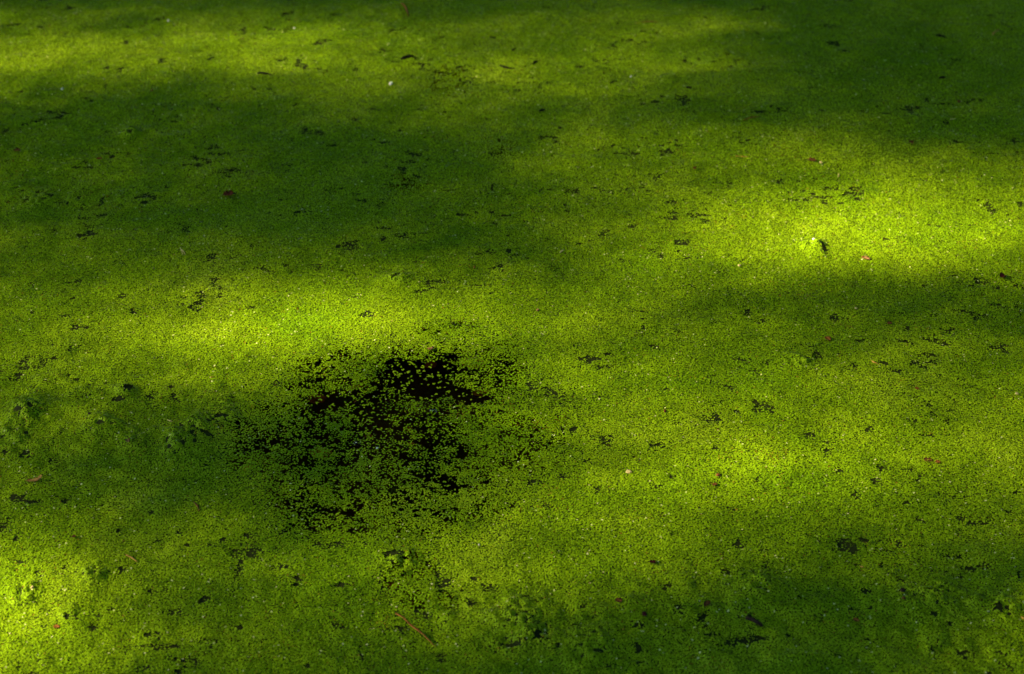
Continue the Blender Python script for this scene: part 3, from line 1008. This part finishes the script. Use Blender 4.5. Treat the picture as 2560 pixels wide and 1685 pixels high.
sliver('straw', M_PALE, (419, 1057), (433, 1066), 2.4, 'thin pale green straw lying left of the dark opening', 'straw', group=G_TWIG)
sliver('straw', M_TAN, (2482, 90), (2498, 76), 3.6, 'yellowish straw in deep shade near the upper right corner', 'straw', group=G_TWIG)
sliver('straw', M_PALE, (1400, 637), (1410, 630), 3.6, 'short pale straw just above the middle of the picture', 'straw', group=G_TWIG)
sliver('straw', M_ORANGE, (1588, 60), (1647, 58), 3.2, 'orange straw lying level, half buried, near the top edge', 'straw', lift=-.0004, sag=.0012, group=G_TWIG)
sliver('straw', M_ORANGE, (1857, 304), (1897, 297), 3.6, 'pinkish orange straw above the bright patch at upper right', 'straw', lift=.0, sag=.001, group=G_TWIG)
sliver('straw', M_PALE, (2374, 304), (2388, 302), 2.2, 'short pale straw in the shade at upper right', 'straw', group=G_TWIG)
sliver('straw', M_PALE, (2096, 438), (2094, 447), 3, 'tiny upright pale straw in the lit area at upper right', 'straw', group=G_TWIG)
sliver('straw', M_TAN, (2551, 1550), (2562, 1560), 4, 'tan straw cut off by the right edge at lower right', 'straw', group=G_TWIG)
sliver('straw', M_TAN, (2150, 1423), (2158, 1426), 3, 'short tan straw in the shade at lower right', 'straw', group=G_TWIG)
sliver('straw', M_ORANGE, (1838, 392), (1872, 397), 2.6, 'faint orange straw sunk into bright duckweed at upper right', 'straw', lift=-.0006, sag=.001, group=G_TWIG)
sliver('twig', M_BLACK, (644, 187), (681, 193), 5, 'wavy black twig below the bright patch at upper left', 'twig', bend=.12, knots=1, group=G_BLACK)
sliver('twig', M_BLACK, (1250, 168), (1287, 175), 4.5, 'thin black twig near the top, right of the middle', 'twig', bend=-.08, knots=1, group=G_BLACK)
sliver('twig', M_BLACK, (2340, 93), (2366, 99), 6, 'short black twig in the dark upper right shade', 'twig', knots=1, group=G_BLACK)
sliver('twig', M_BLACK, (2348, 199), (2365, 198), 6, 'black stub in the upper right shade, below another twig', 'twig', knots=1, group=G_BLACK)
sliver('twig', M_BLACK, (1349, 281), (1362, 279), 7, 'black seed-like stub right of the middle near the top', 'twig', tip=.6, group=G_BLACK)
sliver('twig', M_BLACK, (1332, 164), (1345, 157), 6, 'black stub tilted up to the right near the top edge', 'twig', group=G_BLACK)
sliver('twig', M_BLACK, (1280, 131), (1290, 125), 5, 'smallest black stub near the top, above the thin black twig', 'twig', group=G_BLACK)
sliver('twig', M_BLACK, (1715, 223), (1727, 224), 6, 'black stub at the edge of the upper right shade', 'twig', tip=.6, group=G_BLACK)
sliver('twig', M_BLACK, (1526, 211), (1543, 205), 4, 'faint dark sliver between the black stubs near the top', 'twig', lift=-.0002, group=G_BLACK)
sliver('twig', M_BLACK, (519, 153), (535, 147), 4, 'dark sliver inside the bright band at upper left', 'twig', group=G_BLACK)
sliver('twig', M_BLACK, (1003, 152), (1035, 146), 9, 'thick black stub of wood near the top, left of the middle', 'twig', bend=.14, knots=1, group=G_BLACK)
leaf('leaf', M_RED, 571, 494, 28, 15, .25, 'curled red brown leaf with dark stalk in the shade at upper left', 'leaf', curl=.5, cup=.6, lift=.002, stalk=.55, group=G_LEAF)
leaf('leaf', M_MAROON, 2504, 701, 15, 13, .2, 'small dark maroon leaf with stalk near the right edge', 'leaf', curl=.3, cup=.5, lift=.003, stalk=.9, group=G_LEAF)
leaf('leaf', M_BROWN, 2028, 405, 26, 9, -.5, 'ragged brown leaf scrap in the upper right light', 'leaf', curl=.2, cup=.5, lobes=3, group=G_LEAF)
chip('husk', M_PALE, 2052, 410, 9, 7, 'pale yellow husk at the right end of a brown leaf scrap', 'husk', group=G_CRUMB)
leaf('leaf', M_PINK, 2164, 650, 20, 9, -.6, 'torn pinkish tan leaf in the brightest patch at right', 'leaf', curl=.1, cup=.5, lobes=3, lift=.0, group=G_LEAF)
chip('bark_crumb', M_RED, 2157, 646, 7, 5, 'red brown crumb on the tip of a pinkish leaf', 'crumb', group=G_CRUMB)
leaf('bud_scale', M_RED, 1736, 428, 13, 6, 1.5, 'upright orange red bud scale right of centre in the upper half', 'bud scale', curl=.4, cup=.7, lift=.002, group=G_CRUMB)
leaf('bud_scale', M_BROWN, 2277, 364, 17, 8, 1.9, 'curled brown bud scale above the bright right patch', 'bud scale', curl=.4, cup=.7, lift=.002, group=G_CRUMB)
chip('bark_crumb', M_RED, 2397, 257, 9, 7, 'dull red crumb in the upper right shade', 'crumb', group=G_CRUMB)
leaf('leaf', M_TAN, 84, 1209, 36, 8, .2, 'golden tan leaf sunk in the mat near the left edge', 'leaf', curl=.25, cup=.3, lobes=2, lift=-.0006, group=G_LEAF)
leaf('leaf', M_TAN, 103, 1205, 13, 6, 1.0, 'upturned tan leaf tip standing beside a sunken tan leaf', 'leaf', curl=.4, cup=.6, lift=.003, tilt=(0, -.5), group=G_LEAF)
leaf('bud_scale', M_PINK, 322, 1120, 13, 7, 1.9, 'small salmon pink bud scale in the shade left of the opening', 'bud scale', curl=.5, cup=.8, lift=.002, group=G_CRUMB)
chip('bark_crumb', M_DARKBARK, 225, 1048, 9, 6, 'dark brown crumb among humps of mat at left', 'crumb', group=G_CRUMB)
leaf('leaf', M_BROWN, 2318, 1155, 26, 9, -.15, 'dark red brown leaf lying in a gap at lower right', 'leaf', curl=.1, cup=.3, lift=-.001, group=G_LEAF)
leaf('leaf', M_ORANGE, 2343, 1160, 15, 7, .1, 'smaller orange leaf touching a dark red brown one at lower right', 'leaf', curl=.1, cup=.3, lift=-.0005, group=G_LEAF)
leaf('leaf', M_ORANGE, 2068, 851, 20, 10, -1.1, 'orange brown leaf tip below the bright right patch', 'leaf', curl=.2, cup=.5, group=G_LEAF)
leaf('leaf', M_BROWN, 1545, 1512, 20, 10, -.5, 'pinkish brown leaf in the bottom shade, right of the middle', 'leaf', curl=.4, cup=.6, lift=.002, group=G_LEAF)
chip('bark_crumb', M_MAROON, 1611, 1545, 12, 10, 'round maroon crumb in the bottom shade', 'crumb', group=G_CRUMB)
leaf('leaf', M_BROWN, 1766, 1521, 24, 10, .9, 'narrow brown leaf slanting up to the right in the bottom shade', 'leaf', curl=.3, cup=.6, lift=.001, group=G_LEAF)
sliver('bark_strip', M_DARKBARK, (1864, 1552), (1905, 1573), 12, 'dark strip of bark lying in a gap at lower right', 'bark', tip=.6, knots=1, lift=.001)
leaf('leaf', M_MAROON, 1631, 1411, 17, 8, -.3, 'black notched leaf scrap on the lit mat below the centre', 'leaf', curl=.2, cup=.2, lift=.0015, lobes=2, group=G_LEAF)
leaf('leaf', M_ORANGE, 2138, 1558, 18, 8, -.6, 'small orange brown leaf in the lower right shade', 'leaf', curl=.3, cup=.5, lift=.001, group=G_LEAF)
chip('bark_crumb', M_DARKBARK, 2253, 1490, 14, 8, 'dark crumb of bark at lower right, upper one of two', 'crumb', group=G_CRUMB)
chip('bark_crumb', M_BROWN, 2257, 1511, 11, 6, 'brown crumb with pale edge at lower right, lower one of two', 'crumb', group=G_CRUMB)
leaf('husk', M_PINK, 1075, 878, 15, 7, .25, 'pale pinkish seed husk at the top edge of the dark opening', 'husk', curl=.2, cup=-.5, lift=.003, group=G_CRUMB)
chip('husk', M_PINK, 1344, 779, 9, 7, 'cream husk on the lit mat right of the bright band', 'husk', group=G_CRUMB)
chip('petal', M_WHITE, 977, 212, 10, 8, 'white three-cornered petal near the top, left of the middle', 'petal', tall=.9, group=G_CRUMB)
chip('seed_fluff', M_WHITE, 156, 226, 8, 7, 'white seed fluff in the shade near the upper left corner', 'fluff', group=G_CRUMB)
chip('seed_fluff', M_WHITE, 421, 55, 6, 6, 'pale seed fluff at the top of the bright upper left band', 'fluff', group=G_CRUMB)
chip('seed_fluff', M_WHITE, 736, 73, 6, 4, 'tiny pale fluff at the right of the upper left band', 'fluff', group=G_CRUMB)
chip('seed_fluff', M_WHITE, 2034, 606, 9, 7, 'white fluff in the brightest right patch', 'fluff', group=G_CRUMB)
chip('seed_fluff', M_PALE, 1848, 668, 9, 6, 'cream fluff left of the brightest right patch', 'fluff', group=G_CRUMB)
chip('seed_fluff', M_WHITE, 1577, 195, 6, 5, 'white speck beside a faint dark sliver near the top', 'fluff', group=G_CRUMB)
chip('seed_fluff', M_WHITE, 943, 1126, 7, 4, 'white speck inside the thin mat of the opening', 'fluff', lift=.001, group=G_CRUMB)
chip('seed_fluff', M_WHITE, 1197, 1366, 4, 4, 'white speck on the lit mat below the opening', 'fluff', group=G_CRUMB)
chip('seed_fluff', M_PALE, 1570, 1184, 15, 9, 'pale scrap of film on the lit mat right of the opening', 'fluff', tall=.2, group=G_CRUMB)
chip('seed_fluff', M_PALE, 2540, 990, 10, 6, 'pale scrap of film near the right edge at mid height', 'fluff', tall=.3, group=G_CRUMB)
chip('bark_crumb', M_BROWN, 1795, 1194, 12, 7, 'brown crumb with a pale side right of centre in the lower half', 'crumb', group=G_CRUMB)
leaf('leaf', M_BROWN, 1786, 1217, 16, 7, .4, 'brown leaf scrap just below a crumb, right of centre', 'leaf', curl=.1, cup=.4, lobes=2, group=G_LEAF)
chip('bark_crumb', M_RED, 1662, 1031, 6, 8, 'tiny red crumb on the lit mat right of the opening', 'crumb', group=G_CRUMB)
chip('husk', M_PALE, 2139, 776, 8, 5, 'pale husk with a dark tip in the shade under the bright right patch', 'husk', group=G_CRUMB)
leaf('leaf', M_ORANGE, 142, 1573, 18, 8, -.3, 'orange brown leaf scrap in the bright lower left corner', 'leaf', curl=.1, cup=.4, lift=-.0004, group=G_LEAF)
leaf('leaf', M_BROWN, 2223, 815, 13, 8, .1, 'dark brown leaf scrap in the right-hand shade by small gaps', 'leaf', curl=.2, cup=.4, group=G_LEAF)
chip('husk', M_PALE, 83, 1482, 6, 7, 'cream husk in the bright lower left corner', 'husk', group=G_CRUMB)
leaf('leaf', M_RED, 248, 401, 15, 6, .1, 'dull red brown leaf scrap in the shade at upper left', 'leaf', curl=.2, cup=.3, lift=-.0004, group=G_LEAF)
leaf('leaf', M_BROWN, 43, 382, 18, 9, .3, 'brown leaf scrap near the left edge in the upper half', 'leaf', curl=.2, cup=.4, lobes=2, group=G_LEAF)
chip('bark_crumb', M_ORANGE, 1186, 672, 5, 6, 'tiny orange crumb above the bright middle band', 'crumb', group=G_CRUMB)
chip('bark_crumb', M_ORANGE, 381, 231, 8, 4, 'tiny orange crumb below the bright upper left band', 'crumb', group=G_CRUMB)
leaf('leaf', M_BROWN, 185, 1348, 12, 5, .2, 'dark brown leaf scrap above the bright lower left corner', 'leaf', curl=.1, cup=.3, group=G_LEAF)
leaf('leaf', M_ORANGE, 2292, 975, 10, 8, .5, 'faint orange scrap on the lit mat at right', 'leaf', curl=.1, cup=.3, lift=-.0006, group=G_LEAF)

# leaves sunk just under the open water
SUNK = [(890, 963, 34, 14, .1, M_SUNKRED, 'red brown leaf sunk at the upper left of the opening', -.004),
        (1200, 977, 46, 18, .1, M_SUNK, 'orange leaf sunk at the right end of the opening', -.004),
        (1180, 903, 60, 26, -.2, M_SUNK, 'broad orange brown leaf sunk above the right of the opening', -.004),
        (1272, 1010, 34, 22, .4, M_SUNK, 'orange leaf sunk under thin mat right of the opening', -.003),
        (1020, 1067, 22, 10, .2, M_SUNKRED, 'reddish leaf sunk in the middle of the thin mat', -.004),
        (1075, 905, 34, 16, .5, M_SUNKRED, 'brown leaf sunk below the pale husk', -.006),
        (920, 1083, 24, 10, -.2, M_SUNKRED, 'red brown leaf sunk left of the middle of the opening', -.006),
        (1026, 1104, 20, 9, .3, M_SUNK, 'small orange leaf sunk in a lower gap of the opening', -.005),
        (800, 1128, 60, 24, -.2, M_SUNKRED, 'broad brown leaf sunk under thin mat at lower left of the opening', -.004),
        (620, 1166, 30, 16, .2, M_SUNK, 'orange brown leaf sunk left of the opening', -.003),
        (790, 990, 50, 22, .2, M_SUNKRED, 'brown leaf sunk at the far left of the opening', -.006),
        (1400, 1040, 26, 22, -.7, M_SUNK, 'yellow brown leaf sunk right of the opening', -.002),
        (975, 1462, 40, 18, -.3, M_SUNKRED, 'brown leaf sunk in a gap below the opening', -.003),
        (1160, 992, 60, 34, .2, M_SUNKDARK, 'dark leaf lying deep under the right of the opening', -.03),
        (1040, 975, 80, 40, -.4, M_SUNKDARK, 'large dark leaf lying deep under the middle of the opening', -.035),
        (842, 1350, 40, 18, .2, M_SUNKRED, 'brown leaf sunk below the lowest gap of the opening', -.003)]
for (px, py, l, w, a, m, lab, z) in SUNK:
    leaf('sunken_leaf', m, px, py, l, w / .55, a, lab, 'leaf', curl=.05, cup=.1, lift=z, group='leaves sunk under the open water', keep_under=True)


def sunk_stem(pts, w, lab):
    ps = [on_water(*p) for p in pts]
    c = ps[0].copy()
    c.z = -.003
    v, f = tube([Vector((p.x - c.x, p.y - c.y, 0.0035 * math.sin(1.5 * i))) for i, p in enumerate(ps)], [w * (1 - .12 * i) for i in range(len(ps))], 6)
    o = mesh_obj('grass_stem', v, f, M_BROWN)
    o.location = c
    tag(o, lab, 'stem', 'stems in the opening')


sunk_stem([(875, 1014), (890, 1003), (905, 995), (926, 982)], .0009, 'thin grass stem crossing the left of the dark opening')
sunk_stem([(985, 939), (994, 934), (1003, 930), (1016, 926)], .0007, 'thin grass stem at the top of the dark opening')
sunk_stem([(843, 1320), (845, 1306), (845, 1290)], .0009, 'short dark stem standing in the lowest gap')

# bubbles caught among the fronds


def bubbles(px, py, spots, lab):
    root = link(bpy.data.objects.new('bubble_cluster', None))
    c = on_water(px, py)
    root.location = c
    for (dx, dy, r_px) in spots:
        s = px_size(py)
        rr = r_px * s
        vs_, fs = [], []
        ns, nr = 12, 5
        for i in range(nr):
            e = (math.pi / 2) * i / nr
            for k in range(ns):
                a = 2 * math.pi * k / ns
                vs_.append((dx * s + rr * math.cos(e) * math.cos(a), -dy * s / .55 + rr * math.cos(e) * math.sin(a), .0006 + rr * math.sin(e) * .85))
        vs_.append((dx * s, -dy * s / .55, .0006 + rr * .85))
        for i in range(nr - 1):
            for k in range(ns):
                k2 = (k + 1) % ns
                fs.append((i * ns + k, i * ns + k2, (i + 1) * ns + k2, (i + 1) * ns + k))
        for k in range(ns):
            fs.append(((nr - 1) * ns + k, (nr - 1) * ns + (k + 1) % ns, nr * ns))
        mesh_obj('bubble', vs_, fs, M_BUBBLE, root)
    tag(root, lab, 'bubbles', 'bubbles in the opening')


bubbles(893, 1109, [(-3, 0, 6), (6, 2, 4), (9, -3, 3), (2, 6, 3)], 'cluster of pale bubbles at the lower left of the dark opening')
bubbles(1082, 1028, [(-4, -1, 5), (4, 0, 6), (10, 3, 3)], 'cluster of pale bubbles below the middle of the dark opening')

# ------------------------------------------------------------------ render
scene.render.engine = 'CYCLES'
scene.render.resolution_x, scene.render.resolution_y = 1024, 674
scene.cycles.max_bounces = 4
scene.cycles.diffuse_bounces = 2
scene.cycles.glossy_bounces = 2
scene.cycles.transmission_bounces = 2
scene.cycles.transparent_max_bounces = 8
scene.cycles.use_adaptive_sampling = True
scene.cycles.adaptive_threshold = 0.02
scene.cycles.caustics_reflective = False
scene.cycles.caustics_refractive = False
